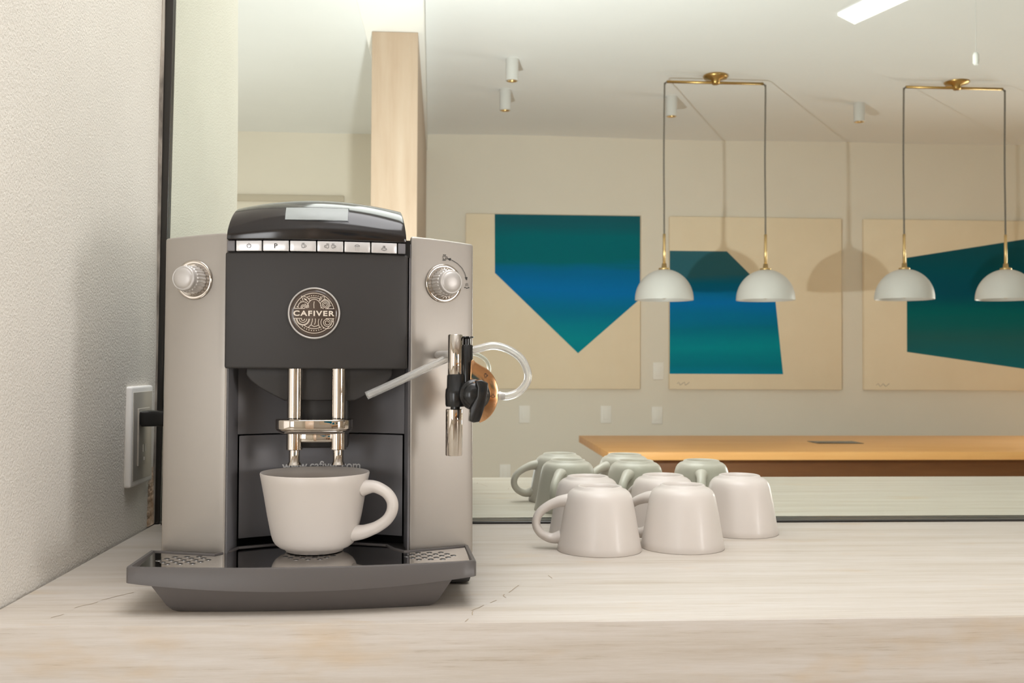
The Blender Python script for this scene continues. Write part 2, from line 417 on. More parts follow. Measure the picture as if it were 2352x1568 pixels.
# stone counter
ctr = empty('stone_counter', (0.8, -0.26, FZ), 0, 'long pale travertine counter under the mirror, holding the coffee machine and cups', 'counter')
o = bxp('worktop_slab', (-0.379, 3.2, -0.5297, 0.0, -0.02, 0.0), M_stone, ctr, bevel=0.0006)
o = bxp('fascia', (-0.379, 3.2, -0.5315, -0.5299, -0.12, -0.0002), M_stone2, ctr, bevel=0.0005)
o = bxp('base', (-0.379, 3.2, -0.49, 0.0, FZ, -0.021), M_wall, ctr)
fl = lambda a, b: (a, b, 0.00025)
def jag(pts, amp=0.002, k=5):
    out = []
    for (a, b), (c, d) in zip(pts, pts[1:]):
        for s in range(k): out.append((a+(c-a)*s/k+random.uniform(-amp, amp), b+(d-b)*s/k+random.uniform(-amp, amp)))
    out.append(pts[-1]); return out
for ck in [jag([(0.068, -0.395), (0.057, -0.425)], .0008, 3), jag([(0.052, -0.43), (0.053, -0.445)], .0015, 4),
              jag([(0.044, -0.455), (0.038, -0.465)], .0008, 3), jag([(0.033, -0.473), (0.021, -0.492)], .001, 4), jag([(0.021, -0.494), (0.0215, -0.508)], .0015, 3), jag([(0.018, -0.52), (0.015, -0.529)], .0008, 3),
              jag([(0.1, -0.35), (0.103, -0.365)], .0008, 3),
              jag([(-0.285, -0.41), (-0.305, -0.44)], .001, 4), jag([(-0.305, -0.447), (-0.318, -0.468)], .001, 4), jag([(-0.319, -0.49), (-0.325, -0.502)], .001, 3)]:
    frp('crack', strokes([ck], 0.0009, fl), M_crack, ctr)


# mirror with its thin black frame
mir = empty('mirror', (1.2, -0.004, 0.0), 0, 'large wall mirror with thin black edging behind the stone counter, reflecting the dining room', 'mirror')
bm = prism([(-0.374, -0.006, 0.0005), (3.2, -0.006, 0.0005), (3.2, 0.004, 0.0005), (-0.374, 0.004, 0.0005)],
           [(-0.362, -0.006, 1.71), (3.2, -0.006, 1.71), (3.2, 0.004, 1.71), (-0.362, 0.004, 1.71)])
frp('mirror_glass', bm, M_mirror, mir)
bxp('bottom_rail', (-0.368, 3.2, -0.025, -0.0061, 0.0003, 0.0030), M_blackalu, mir, bevel=0.0008)
sx = lambda z: -0.3738+0.0143*z
def stile(xa, xb, ya, yb, z0, z1):
    return prism([(sx(z0)+xa, ya, z0), (sx(z0)+xb, ya, z0), (sx(z0)+xb, yb, z0), (sx(z0)+xa, yb, z0)],
                 [(sx(z1)+xa, ya, z1), (sx(z1)+xb, ya, z1), (sx(z1)+xb, yb, z1), (sx(z1)+xa, yb, z1)])
frp('side_rail', stile(-0.0085, 0.0015, -0.014, -0.0061, 0.001, 1.72), M_blackalu, mir, bevel=0.0008)
frp('side_rail', stile(-0.0112, -0.0088, -0.016, -0.0061, 0.03, 1.72), M_satinplate, mir)

# ------------------------------------------------------------------ coffee machine
RZ = radians(3.3)
mc = empty('coffee_machine', (-0.120, -0.3935, 0.0), RZ,
           'silver and black automatic coffee machine standing on the stone counter', 'coffee machine')
HW = 0.1445
def FY(x): return -0.033 + 0.033*(x/HW)**2           # plan curve of the front
# silver side panels
def side_panel(s):
    bm = bmesh.new(); n = 10; rows = []
    def ring(z_t, inset):
        pts = []
        for i in range(n+1):
            x = 0.0835 + (HW-0.0835)*i/n
            pts.append((x, FY(x)))
        return pts
    pts = ring(0, 0)
    lo = []; hi = []
    def taper(x, z): return x*(1-0.008*(z-0.04)/0.29)
    def ztop(x): return 0.3295 - 0.0040*((x-0.0835)/(HW-0.0835))**1.3
    outer = pts + [(HW, 0.16), (0.0835, 0.16)]
    for x, y in outer:
        lo.append((s*taper(x, 0.028), y, 0.028)); hi.append((s*taper(x, 0.33), y, ztop(x)))
    bm = prism(lo, hi)
    return obj('side_panel', bm, M_silver, mc, bevel=0.0022, segs=3)
for s in (-1, 1): side_panel(s)
# dark rear body, base and feet
Box('rear_body', (-0.140, 0.140, 0.05, 0.335, 0.012, 0.322), M_dark, mc, bevel=0.006)
Box('base_skirt', (-0.1425, 0.1425, -0.004, 0.33, 0.0015, 0.034), M_dark, mc, bevel=0.004)
for s in (-1, 1):
    for y in (0.02, 0.30): cyl('foot', (s*0.118, y, 0), 0.012, 0.0075, M_black, mc)
# recess liners
for s in (-1, 1):
    bm = prism([(s*0.0835, -0.0205, 0.03), (s*0.0818, -0.0225, 0.03), (s*0.079, 0.02, 0.03), (s*0.0835, 0.02, 0.03)],
               [(s*0.0835, -0.0205, 0.322), (s*0.0818, -0.0225, 0.322), (s*0.079, 0.02, 0.322), (s*0.0835, 0.02, 0.322)])
    obj('recess_wall', bm, M_dark2, mc)
def backY(x): return 0.018 + 0.024*(1-(x/0.079)**2)
def curved_slab(x0, x1, yf, th, z0, z1, n=16):
    lo = [(x0+(x1-x0)*i/n, yf(x0+(x1-x0)*i/n)) for i in range(n+1)]
    pl = lo + [(x, y+th) for x, y in lo[::-1]]
    return prism([(x, y, z0) for x, y in pl], [(x, y, z1) for x, y in pl])
obj('recess_back', curved_slab(-0.079, 0.079, backY, 0.012, 0.1420, 0.21), M_dark2, mc, bevel=0.0006)
obj('grounds_drawer', curved_slab(-0.0775, 0.0775, backY, 0.012, 0.043, 0.1408), M_dark2, mc, bevel=0.0006)
obj('recess_backing', curved_slab(-0.0835, 0.0835, lambda x: backY(x)+0.0125, 0.006, 0.02, 0.22), M_black, mc)
# white web address on the drawer
bm = text_mesh('www.cafiver.com', 0.0082, lambda a, b: (a-0.0012, backY(a-0.0012)-0.0004, b+0.1102), width=0.0755, bold=0.02)
g = obj('drawer_lettering', bm, M_print, [o for o in mc.children if o.name == 'grounds_drawer'][0])
# centre door
def doorY(x): return -0.0270 - 0.0100*(1-(x/0.082)**2)
obj('front_door', curved_slab(-0.0828, 0.0828, doorY, 0.045, 0.2052, 0.3112, 20), M_dark, mc, bevel=0.002, segs=3).location.x = -0.0022
# brew bowl under the door
bo = [(-0.067, 0.207), (-0.067, 0.199), (-0.063, 0.194)] + [(-0.063+0.031*t, 0.194-0.0185*t**0.8) for t in (0.25, 0.5, 0.75, 1)]
bo = bo + [(-x, z) for x, z in bo[::-1]]
obj('brew_bowl', prism([(x, -0.017, z) for x, z in bo], [(x, 0.02, z) for x, z in bo]), M_dark, mc, bevel=0.0015)
Box('spout_block', (-0.026, 0.026, -0.010, 0.018, 0.131, 0.207), M_dark, mc, bevel=0.002)
# spouts
sp = empty('coffee_spout', (-0.0022, -0.021, 0.13)); sp.parent = mc
for s in (-1, 1):
    x = s*0.0199
    o = cyl('upper_tube', (x, -0.001, 0.03), 0.0071, 0.047, M_chrome, sp, n=40)
    o = cyl('lower_tube', (x, -0.001, 0.0005), 0.0075, 0.0165, M_chrome, sp, n=40, bevel=0.0006)
    prof = [(0.0, -0.012), (0.0052, -0.0128), (0.0064, -0.0132), (0.0060, -0.0118), (0.0050, -0.0100), (0.0049, 0.001), (0, 0.001)]
    o = sharp(obj('nozzle', lathe(prof, 36, mtx=Matrix.Translation((x, -0.001, 0))), M_chrome, sp), 40)
def stadium(hx, hy, n=12):
    r = hy; pts = []
    for i in range(n+1): a = -pi/2+pi*i/n; pts.append((hx-r+r*cos(a), r*sin(a)))
    for i in range(n+1): a = pi/2+pi*i/n; pts.append((-hx+r+r*cos(a), r*sin(a)))
    return pts
st = [(x-0.0015, y-0.008) for x, y in stadium(0.0350, 0.020)]
bm = prism([(x*0.9, y*0.85-0.001, 0.0165) for x, y in st], [(x, y, 0.020) for x, y in st])
bm2 = prism([(x, y, 0.020) for x, y in st], [(x, y, 0.0295) for x, y in st])
obj('spout_bridge', bm, M_chrome, sp, bevel=0.001)
obj('spout_bridge', bm2, M_chrome, sp, bevel=0.0012, segs=3)
Box('spout_web', (-0.014, 0.014, -0.0065, 0.004, 0.0075, 0.0166), M_chrome, sp, bevel=0.0012)
# buttons
bwid = 0.02437
names = ['power', 'p', 'cup', 'cups', 'shower', 'steam']
def btnY(x): return -0.0292 - 0.0100*(1-(x/0.082)**2)
def lay(cx, cz, yoff=0.0003): return lambda a, b: (cx+a, btnY(cx+a)-yoff-0.0004, cz+b)
def cup_icon(s=1.0, flip=1, steam=True):
    L = [[(-0.0011*flip, 0.0009), (-0.0007*flip, -0.0009), (-0.0003*flip, -0.0013), (0.0005*flip, -0.0013), (0.0009*flip, -0.0009), (0.0013*flip, 0.0009), (-0.0011*flip, 0.0009)],
         [(f*flip, g) for f, g in arc(0.0013, 0.0, 0.0009, 75, -95, 8)]]
    if steam: L += [[(x, 0.0014), (x+0.0001, 0.0023)] for x in (-0.0006, 0.0001, 0.0008)]
    return [[(a*s, b*s) for a, b in l] for l in L]
for i, nm in enumerate(names):
    x0 = -0.0755 + i*bwid + 0.0006; x1 = x0 + bwid - 0.0012; cx = (x0+x1)/2
    b = obj('button', curved_slab(x0, x1, btnY, 0.012, 0.3120, 0.3214, 6), M_btn, mc, bevel=0.0004)
    f = lay(cx, 0.3165)
    if nm == 'power': bm = strokes([arc(0, 0, 0.0018, 120, 420, 20), [(0, 0.0004), (0, 0.0024)]], 0.00038, f)
    elif nm == 'p': bm = text_mesh('P', 0.0043, f)
    elif nm == 'cup': bm = strokes(cup_icon(1.25), 0.00036, f)
    elif nm == 'cups':
        bm = strokes([[(a-0.0024, b_) for a, b_ in l] for l in cup_icon(1.2, -1)] + [[(a+0.0024, b_) for a, b_ in l] for l in cup_icon(1.2, 1)], 0.00034, f)
    elif nm == 'shower':
        bm = strokes([arc(0, 0.0008, 0.0021, 0, 180, 12, 0.0014), [(-0.0021, 0.0008), (0.0021, 0.0008)]], 0.0003, f)
        dots([(x, z) for x in (-0.0016, 0, 0.0016) for z in (-0.0002, -0.0013, -0.0026)], 0.0002, f, bm)
    else:
        bm = strokes([[(-0.0006, 0.0022), (-0.0010, -0.0004)], [(0.0006, 0.0022), (0.0010, -0.0004)], [(0, 0.002), (0, -0.0004)],
                      arc(-0.0015, -0.0011, 0.0008, 60, 300, 10), arc(0.0015, -0.0011, 0.0008, 120, -120, 10), arc(0, -0.0016, 0.0009, 170, 370, 10)], 0.00034, f)
    obj('icon', bm, M_ink, b)
for s in (-1, 1):
    a, b_ = sorted((s*0.0738-0.0025, s*0.0806-0.0025))
    obj('button_cap', curved_slab(a, b_, btnY, 0.012, 0.3120, 0.3214, 4), M_dark2, mc, bevel=0.0004)
Box('button_bed', (-0.0825, 0.0825, -0.024, 0.02, 0.309, 0.325), M_black, mc)
# glossy head, lofted
HP = [(-0.0005, 0.3222), (-0.0012, 0.327), (-0.0010, 0.333), (0.0012, 0.339), (0.0050, 0.3455), (0.0110, 0.352), (0.0190, 0.3575), (0.030, 0.3620), (0.045, 0.3645), (0.075, 0.366), (0.15, 0.366), (0.26, 0.362), (0.30, 0.345), (0.302, 0.322)]
def headS(u, dy, z):
    h = max(0.0, z-0.3222)
    g = 1-0.17*u*u; hw = 0.0812-0.0058*(h/0.044)**1.6
    return (u*hw, -0.0300-0.0100*(1-u*u)+dy + 0.004*u*u*(h/0.044), 0.3222+h*g)
def loft_head():
    bm = bmesh.new(); nu = 40; prof = catmull([(0, a, b) for a, b in HP], 4)
    G = [[bm.verts.new(headS(-1+2*i/nu, p.y, p.z)) for p in prof] for i in range(nu+1)]
    for i in range(nu):
        for j in range(len(prof)-1): bm.faces.new((G[i][j], G[i][j+1], G[i+1][j+1], G[i+1][j]))
    bm.faces.new(G[0]); bm.faces.new(G[-1][::-1])
    bm.faces.new([G[i][0] for i in range(nu+1)] + [G[i][-1] for i in range(nu, -1, -1)])
    return bm
o = obj('top_housing', loft_head(), M_gloss, mc); sharp(o, 40)
bv = o.modifiers.new('b', 'BEVEL'); bv.width = 0.0012; bv.segments = 3; bv.limit_method = 'ANGLE'; bv.angle_limit = radians(50)
o.modifiers.move(1, 0)
head = o; o.location.x = -0.0022
PROF = catmull([(0, a, b) for a, b in HP], 12)
def head_at(x, z, off):
    """point on the front of the head at local x, height z"""
    u = x/0.079
    best = min(PROF[:100], key=lambda p: abs(headS(u, p.y, p.z)[2]-z))
    q = headS(u, best.y, best.z)
    return (x, q[1]-off*0.8, z+off*0.6)
def patch(x0, x1, z0, z1, off, nx=10, nz=8):
    bm = bmesh.new(); G = [[bm.verts.new(head_at(x0+(x1-x0)*i/nx, z0+(z1-z0)*j/nz, off)) for j in range(nz+1)] for i in range(nx+1)]
    for i in range(nx):
        for j in range(nz): bm.faces.new((G[i][j], G[i+1][j], G[i+1][j+1], G[i][j+1]))
    return bm
dp = obj('display_bezel', patch(-0.0322, 0.0262, 0.3395, 0.3535, 0.0003), M_black, mc, smooth=True)
obj('display_screen', patch(-0.0310, 0.0253, 0.3403, 0.3528, 0.0006), M_display, dp, smooth=True)
# badge
bd = empty('badge', (-0.0042, doorY(0)-0.0002, 0.2557)); bd.parent = mc
RB = 0.0235
Mx = Matrix.Rotation(pi/2, 4, 'X')
prof = [(0, -0.001), (RB*0.93, -0.001), (RB*0.93, 0.0010), (RB*0.80, 0.0016), (RB*0.5, 0.0019), (0, 0.0020)]
obj('badge_disc', lathe(prof, 64, mtx=Mx), M_badge, bd, smooth=True)
rp = [(RB*0.93, -0.001), (RB, -0.001), (RB, 0.0010), (RB*0.98, 0.0018), (RB*0.95, 0.0018), (RB*0.925, 0.0008), (RB*0.93, -0.001)]
obj('badge_ring', lathe(rp, 72, mtx=Mx), M_satin, bd, smooth=True)
K = RB/585.0
def bmf(a, b):
    r = sqrt(a*a+b*b)/585.0
    return (a*K, -(0.0023 - 0.0008*max(0, r-0.3)), b*K)
def q(px, py): return (px-818, 778-py)
def spiral(cx, cy, r0, r1, turns, a0=0, n=50):
    return [(cx+(r0+(r1-r0)*i/n)*cos(radians(a0)+2*pi*turns*i/n), cy+(r0+(r1-r0)*i/n)*sin(radians(a0)+2*pi*turns*i/n)) for i in range(n+1)]
def clip(lines, f):
    out = []
    for l in lines:
        cur = []
        for p in l:
            if f(*p): cur.append(p)
            else:
                if len(cur) > 1: out.append(cur)
                cur = []
        if len(cur) > 1: out.append(cur)
    return out
up = lambda a, b: b > 100; dn = lambda a, b: b < -116
inR = lambda a, b: sqrt(a*a+b*b) < 455
LN = [arc(0, 0, 452, 13, 167, 60), arc(0, 0, 452, -15, -165, 60), [(-452, 104), (452, 104)], [(-452, -120), (452, -120)]]
LN += clip([arc(4, 110, 155, 0, 180, 30, 205)], up) + [[q(822, 512), q(812, 580), q(818, 668)]]
LN += [arc(0, 0, 350, 68, 112, 14)]
LN += clip([spiral(*q(1065, 580), 18, 92, 2.4), arc(*q(1065, 575), 105, 0, 360, 30)], lambda a, b: b > 100)
LN += clip([spiral(*q(585, 640), 14, 75, 2.2), arc(*q(580, 640), 118, -10, 190, 24)], up)
LN += clip([arc(*q(575, 905), r, 180, 360, 24) for r in (40, 85, 130, 148)], dn)
LN += clip([spiral(*q(1115, 985), 28, 112, 2.3), arc(*q(1115, 985), 140, 0, 360, 40)], lambda a, b: b < -116)
LN += [[q(785, 900), q(782, 960), q(755, 1040), q(690, 1105)], [q(850, 900), q(855, 950), q(845, 1000), q(830, 1035)],
       [q(930, 905), q(915, 970), q(925, 1050), q(948, 1105)], [q(755, 1045), q(820, 1080), q(880, 1070), q(915, 1045)]]
LN += [arc(0, 0, 350, -62, -130, 20)]
LN += [[q(575, 510), q(560, 450), q(530, 395), q(600, 400), q(670, 430), q(730, 495)], [q(580, 430), q(640, 480), q(680, 530)], [q(600, 480), q(640, 480)], [q(630, 455), q(650, 475)],
       [q(930, 500), q(945, 450), q(990, 405), q(1050, 405), q(1035, 470)], [q(945, 500), q(975, 455), q(1000, 440)]]
obj('emblem_lines', strokes(LN, 12, bmf), M_emblem, bd)
ds = [(395*cos(radians(a)), 395*sin(radians(a))) for a in (70, 77, 84, 91, 98, 105, 110)] + [(395*cos(radians(a)), 395*sin(radians(a))) for a in range(-130, -50, 8)] + [q(1190, 608), q(445, 635), q(525, 508), q(1065, 458)]
obj('emblem_dots', dots(ds, 11, bmf), M_emblem, bd)
obj('badge_lettering', text_mesh('CAFIVER', 122*K, lambda a, b: (a, -0.0024, b-5*K), width=915*K, bold=0.03, space=1.2), M_emblem, bd)

# knobs on the curved side panels
def knob(xl, z):
    y = FY(xl); slope = 0.066*xl/HW/HW
    n = Vector((slope, -1, 0)).normalized()
    M = Matrix.Translation((xl, y, z)) @ n.to_track_quat('Z', 'Y').to_matrix().to_4x4()
    e = empty('control_knob', (0, 0, 0)); e.parent = mc; e.matrix_local = M
    prof = [(0, 0.0), (0.0183, 0.0), (0.0183, 0.0012), (0.0174, 0.0020), (0.0150, 0.0012), (0.0135, 0.0008), (0, 0.0008)]
    obj('chrome_collar', lathe(prof, 64), M_chrome, e, smooth=True)
    # ribbed grip
    bm = bmesh.new(); n_ = 96; R1 = []; R2 = []; R3 = []
    for i in range(n_):
        a = 2*pi*i/n_; r = 0.0118 + (0.00045 if (i % 4) < 2 else -0.00015)
        R1.append(bm.verts.new((r*1.06*cos(a), r*1.06*sin(a), 0.001))); R2.append(bm.verts.new((r*cos(a), r*sin(a), 0.0135)))
        R3.append(bm.verts.new((0.0113*cos(a), 0.0113*sin(a), 0.0145)))
    for A, B in ((R1, R2), (R2, R3)):
        for i in range(n_): bm.faces.new((A[i], A[(i+1) % n_], B[(i+1) % n_], B[i]))
    bm.faces.new(R3)
    obj('ribbed_grip', bm, M_satin, e)
    prof = [(0.0112, 0.0143), (0.0114, 0.0150), (0.0112, 0.0185), (0.0108, 0.0194), (0.0101, 0.0197), (0.0098, 0.0193), (0.0092, 0.0200), (0.0070, 0.0209), (0.0035, 0.0214), (0, 0.0215)]
    obj('cap', lathe(prof, 56), M_satin, e, smooth=True)
    return e
knob(-0.1150, 0.2865); knob(0.1145, 0.2865)
# printed symbols round the right knob
def pan(a, b): 
    x = 0.1145 + a; return (x, FY(x)-0.0004, 0.2865+b)
rp_ = [(m/2350*0.97) for m in (1,)][0]
def pq(px, py): return ((px-1017)*rp_*1.07, (648-py)*rp_)
bm = strokes([[pq(1026, 590.5), pq(1036, 594), pq(1048, 601), pq(1058, 611), pq(1064, 622), pq(1068, 635)]], 0.00045, pan)
for tri in ([pq(1025, 590.5), pq(1033.5, 589), pq(1031.5, 595.5)], [pq(1069, 639), pq(1064.5, 631.5), pq(1070, 631)]):
    bm.faces.new([bm.verts.new(pan(*p)) for p in tri])
c0 = pq(1018.5, 589)
strokes([[(a*1.35+c0[0], b_*1.35+c0[1]) for a, b_ in l] for l in cup_icon(1.0)] + [[(c0[0]-0.0018, c0[1]-0.0024), (c0[0]+0.0016, c0[1]-0.0024)]], 0.0005, pan, bm=bm)
c1 = pq(1069, 650)
strokes([[(c1[0]+a*0.5, c1[1]+0.002), (c1[0]+a, c1[1]-0.0008)] for a in (-0.0012, 0, 0.0012)], 0.0003, pan, bm=bm)
dots([(c1[0]-0.0018, c1[1]-0.0022), (c1[0], c1[1]-0.0028), (c1[0]+0.0018, c1[1]-0.0022)], 0.0006, pan, bm)
obj('knob_markings', bm, M_ink, mc)

# drip tray -------------------------------------------------------
tr = empty('drip_tray', (-0.0062, -0.06, 0)); tr.parent = mc
def trayfront(x): return -0.0955 - 0.016*(1-(x/HW)**2)
def outline(inset=0.0):
    hw = HW+0.0018-inset; pts = []
    n = 24
    # front edge left to right with small rounded corners
    for i in range(n+1):
        x = -hw+2*hw*i/n; pts.append((x, trayfront(x*HW/hw)+inset))
    pts[0] = (pts[0][0]+0.002, pts[0][1]); pts.insert(0, (pts[0][0]-0.002, pts[0][1]+0.003))
    pts[-1] = (pts[-1][0]-0.002, pts[-1][1]); pts.append((pts[-1][0]+0.002, pts[-1][1]+0.003))
    # back edge right to left along the panels, dipping into the recess
    pts += [(hw, -0.004-inset), (0.115, FY(0.115)-0.0035-inset), (0.086-inset*0.3, FY(0.085)-0.005-inset), (0.0765-inset, -0.012-inset*0.5), (0.070-inset*0.5, 0.008-inset), (0.04, 0.020-inset), (0, 0.026-inset),
            (-0.04, 0.020-inset), (-0.070+inset*0.5, 0.008-inset), (-0.0765+inset, -0.012-inset*0.5), (-0.086+inset*0.3, FY(0.085)-0.005-inset), (-0.115, FY(0.115)-0.0035-inset), (-hw, -0.004-inset)]
    return [(x, y+0.06) for x, y in pts]
def rim():
    O = outline(0.0); I = outline(0.0034); bm = bmesh.new(); n = len(O)
    def zb(x): return 0.0268 - 0.0065*(1-min(1, (x/HW)**2))
    rows = []
    front = lambda y: y < -0.02
    def R(pts, zf, off=0): return [bm.verts.new((x, y, zf(x, y))) for x, y in pts]
    a = R(O, lambda x, y: zb(x) if front(y) else 0.030)
    b = R(O, lambda x, y: 0.0390-0.0024*min(1, max(0, (y+0.035)/0.07))); zt = lambda x, y: 0.0402-0.0024*min(1, max(0, (y+0.035)/0.07))
    c = R([(x*0.9965, y+(0.0008 if y < 0 else -0.0005)) for x, y in O], zt)
    d = R(I, zt); e = R(outline(0.0040), lambda x, y: 0.0362)
    g = R([(x*0.985, y*0.98) for x, y in O], lambda x, y: (zb(x) if front(y) else 0.030))
    for A, B in ((g, a), (a, b), (b, c), (c, d), (d, e)):
        for i in range(n): bm.faces.new((A[i], A[(i+1) % n], B[(i+1) % n], B[i]))
    bm.faces.new(g)
    return bm
o = obj('tray_rim', rim(), M_tray, tr); sharp(o, 38)
# polished perforated plate
mt, nt, b = new_mat('polished_black_plate')
b.inputs['Metallic'].default_value = 1.0; b.inputs['Roughness'].default_value = 0.06
v = coords(nt, (1, 1, 1)); vo = N(nt, 'ShaderNodeTexVoronoi', Scale=420.0); nt.links.new(v, vo.inputs['Vector'])
r = ramp(nt, [(0.0, (0.9, 0.88, 0.85)), (0.10, (0.9, 0.88, 0.85)), (0.12, (0.58, 0.56, 0.54))]); nt.links.new(vo.outputs['Distance'], r.inputs['Fac']); nt.links.new(r.outputs['Color'], b.inputs['Base Color'])
bm = bmesh.new(); I = outline(0.0041); bm.faces.new([bm.verts.new((x, y, 0.0368)) for x, y in I])
bm.faces.new([bm.verts.new((x, y, 0.0364)) for x, y in I][::-1])
pl = obj('perforated_plate', bm, mt, tr)
M_hlip = P('hole_lip_grey', (0.30, 0.29, 0.28), 0.3, 1.0)
M_hole = P('hole_black', (0.004, 0.004, 0.004), 0.6)
hc = []
for cx0, cy0 in ((-0.108, 0.0085), (0.108, 0.0085), (0.0, 0.018)):
    for j in range(-2, 3):
        for i in range(-3, 4):
            x = i*0.0105 + (j % 2)*0.00525; y = j*0.0080
            if (x/0.027)**2+(y/0.020)**2 <= 1.0: hc.append((cx0+x, cy0+y))
bmh = bmesh.new(); bmr = bmesh.new()
for x, y in hc:
    bmh.faces.new([bmh.verts.new((x+0.0024*cos(2*pi*k/14), y+0.0024*sin(2*pi*k/14), 0.03695)) for k in range(14)])
    R0 = [bmr.verts.new((x+0.0024*cos(2*pi*k/14), y+0.0024*sin(2*pi*k/14), 0.03698)) for k in range(14)]
    R1 = [bmr.verts.new((x+0.0027*cos(2*pi*k/14), y+0.0027*sin(2*pi*k/14), 0.03706)) for k in range(14)]
    R2 = [bmr.verts.new((x+0.0029*cos(2*pi*k/14), y+0.0029*sin(2*pi*k/14), 0.03682)) for k in range(14)]
    for A, B in ((R0, R1), (R1, R2)):
        for k in range(14): bmr.faces.new((A[k], A[(k+1) % 14], B[(k+1) % 14], B[k]))
o = obj('drain_holes', bmh, M_hole, pl); o['kind'] = 'stuff'
o = obj('drain_hole_lips', bmr, M_hlip, pl, smooth=True); o['kind'] = 'stuff'
# basin under the rim
def basin():
    bm = bmesh.new(); n = 20; rows = []
    for hwf, yf, z, k in ((0.1265, -0.098, 0.030, 0.012), (0.1245, -0.0975, 0.024, 0.012), (0.114, -0.090, 0.0065, 0.009), (0.110, -0.087, 0.0022, 0.008), (0.106, -0.085, 0.0004, 0.008)):
        pts = [(-hwf+2*hwf*i/n, yf-k*(1-(2*i/n-1)**2)+0.06) for i in range(n+1)] + [(hwf, 0.055), (-hwf, 0.055)]
        rows.append([bm.verts.new((x, y, z)) for x, y in pts])
    m_ = len(rows[0])
    for A, B in zip(rows, rows[1:]):
        for i in range(m_): bm.faces.new((A[i], A[(i+1) % m_], B[(i+1) % m_], B[i]))
    bm.faces.new(rows[0]); bm.faces.new(rows[-1][::-1])
    return bm
o = obj('basin', basin(), M_tray, tr); sharp(o, 30)

# frother: wand, valve and dial -----------------------------------
fr = empty('milk_frother', (0.134, -0.06, 0.13)); fr.parent = mc
FRX, FRY = 0.134, -0.06
def fp(px, py, Y=-0.46):
    """photograph measurement converted once: plane Y"""
    return None
def F(x, y, z): return (x-FRX, y-FRY, z-0.13)
# world measurements minus machine origin
wx = lambda X: X + 0.120 - 0.0016
ax = wx(0.0050)
def Lc(x, y, z): return (x-FRX, y-FRY, z-0.13)
ty = -0.065
o = sharp(obj('chrome_sleeve', lathe([(0, 0.2005), (0.0062, 0.2005), (0.0066, 0.2015), (0.0066, 0.2358), (0.0060, 0.2366), (0, 0.2366)], 40, mtx=Matrix.Translation(Lc(ax-0.0008, ty, 0.13)) @ Matrix.Translation((0, 0, -0.13))), M_chrome, fr), 40)
o = sharp(obj('steam_tube', lathe([(0, 0.1285), (0.0072, 0.1285), (0.0076, 0.1292), (0.0076, 0.1695), (0.0070, 0.1702), (0, 0.1702)], 40, mtx=Matrix.Translation(Lc(ax-0.0015, ty, 0.13)) @ Matrix.Translation((0, 0, -0.13))), M_chrome, fr), 40)
o = sharp(obj('valve_body', lathe([(0, 0.1695), (0.0045, 0.1695), (0.0045, 0.1722), (0.0086, 0.1722), (0.0092, 0.174), (0.0094, 0.183), (0.0090, 0.1875), (0.0080, 0.189), (0.0078, 0.1995), (0.0072, 0.2008), (0, 0.2008)], 40, mtx=Matrix.Translation(Lc(ax-0.0002, ty, 0.13)) @ Matrix.Translation((0, 0, -0.13))), M_black, fr), 40)
o = sharp(obj('air_tube', lathe([(0, 0.190), (0.0058, 0.190), (0.0056, 0.2265), (0.0050, 0.2275), (0.0034, 0.2275), (0.0034, 0.2328), (0.0066, 0.2342), (0.0066, 0.2350), (0, 0.2353)], 32, mtx=Matrix.Translation(Lc(ax+0.0098, ty+0.004, 0.13)) @ Matrix.Translation((0, 0, -0.13))), M_black, fr), 40)
# copper dial plate: half disc
dcx, dcz = ax+0.0165, 0.1835
pts = [(dcx+0.0215*cos(radians(a)), dcz+0.0215*1.22*sin(radians(a))) for a in range(-78, 76, 6)] + [(dcx+0.0005, dcz+0.0285), (dcx-0.0015, dcz+0.0310), (dcx-0.0035, dcz+0.0300), (dcx-0.0045, dcz+0.008), (dcx-0.003, dcz-0.01)]
bm = prism([(x-FRX, ty-0.006-FRY+0.10*(x-dcx), z-0.13) for x, z in pts], [(x-FRX, ty-0.003-FRY+0.10*(x-dcx), z-0.13) for x, z in pts])
o = obj('dial_plate', bm, M_copper, fr, bevel=0.0006)
cf = lambda cx, cz: (lambda a, b: (cx+a-FRX, ty-0.0064-FRY+0.10*(cx+a-dcx), cz+b-0.13))
obj('dial_marking', strokes([[(a, b_) for a, b_ in l] for l in cup_icon(0.95)] + [[(-0.0012, -0.0019), (0.0012, -0.0019)]], 0.0003, cf(dcx+0.0095, dcz+0.0165)), M_ink, o)
obj('dial_marking', strokes([arc(-0.0011, -0.0006, 0.0007, 60, 300, 8), arc(0.0011, -0.0006, 0.0007, 120, -120, 8), arc(0, -0.0011, 0.0007, 170, 370, 8), [(-0.0005, 0.0018), (-0.0007, 0)], [(0.0005, 0.0018), (0.0007, 0)]], 0.0003, cf(dcx+0.0165, dcz-0.0015)), M_ink, o)
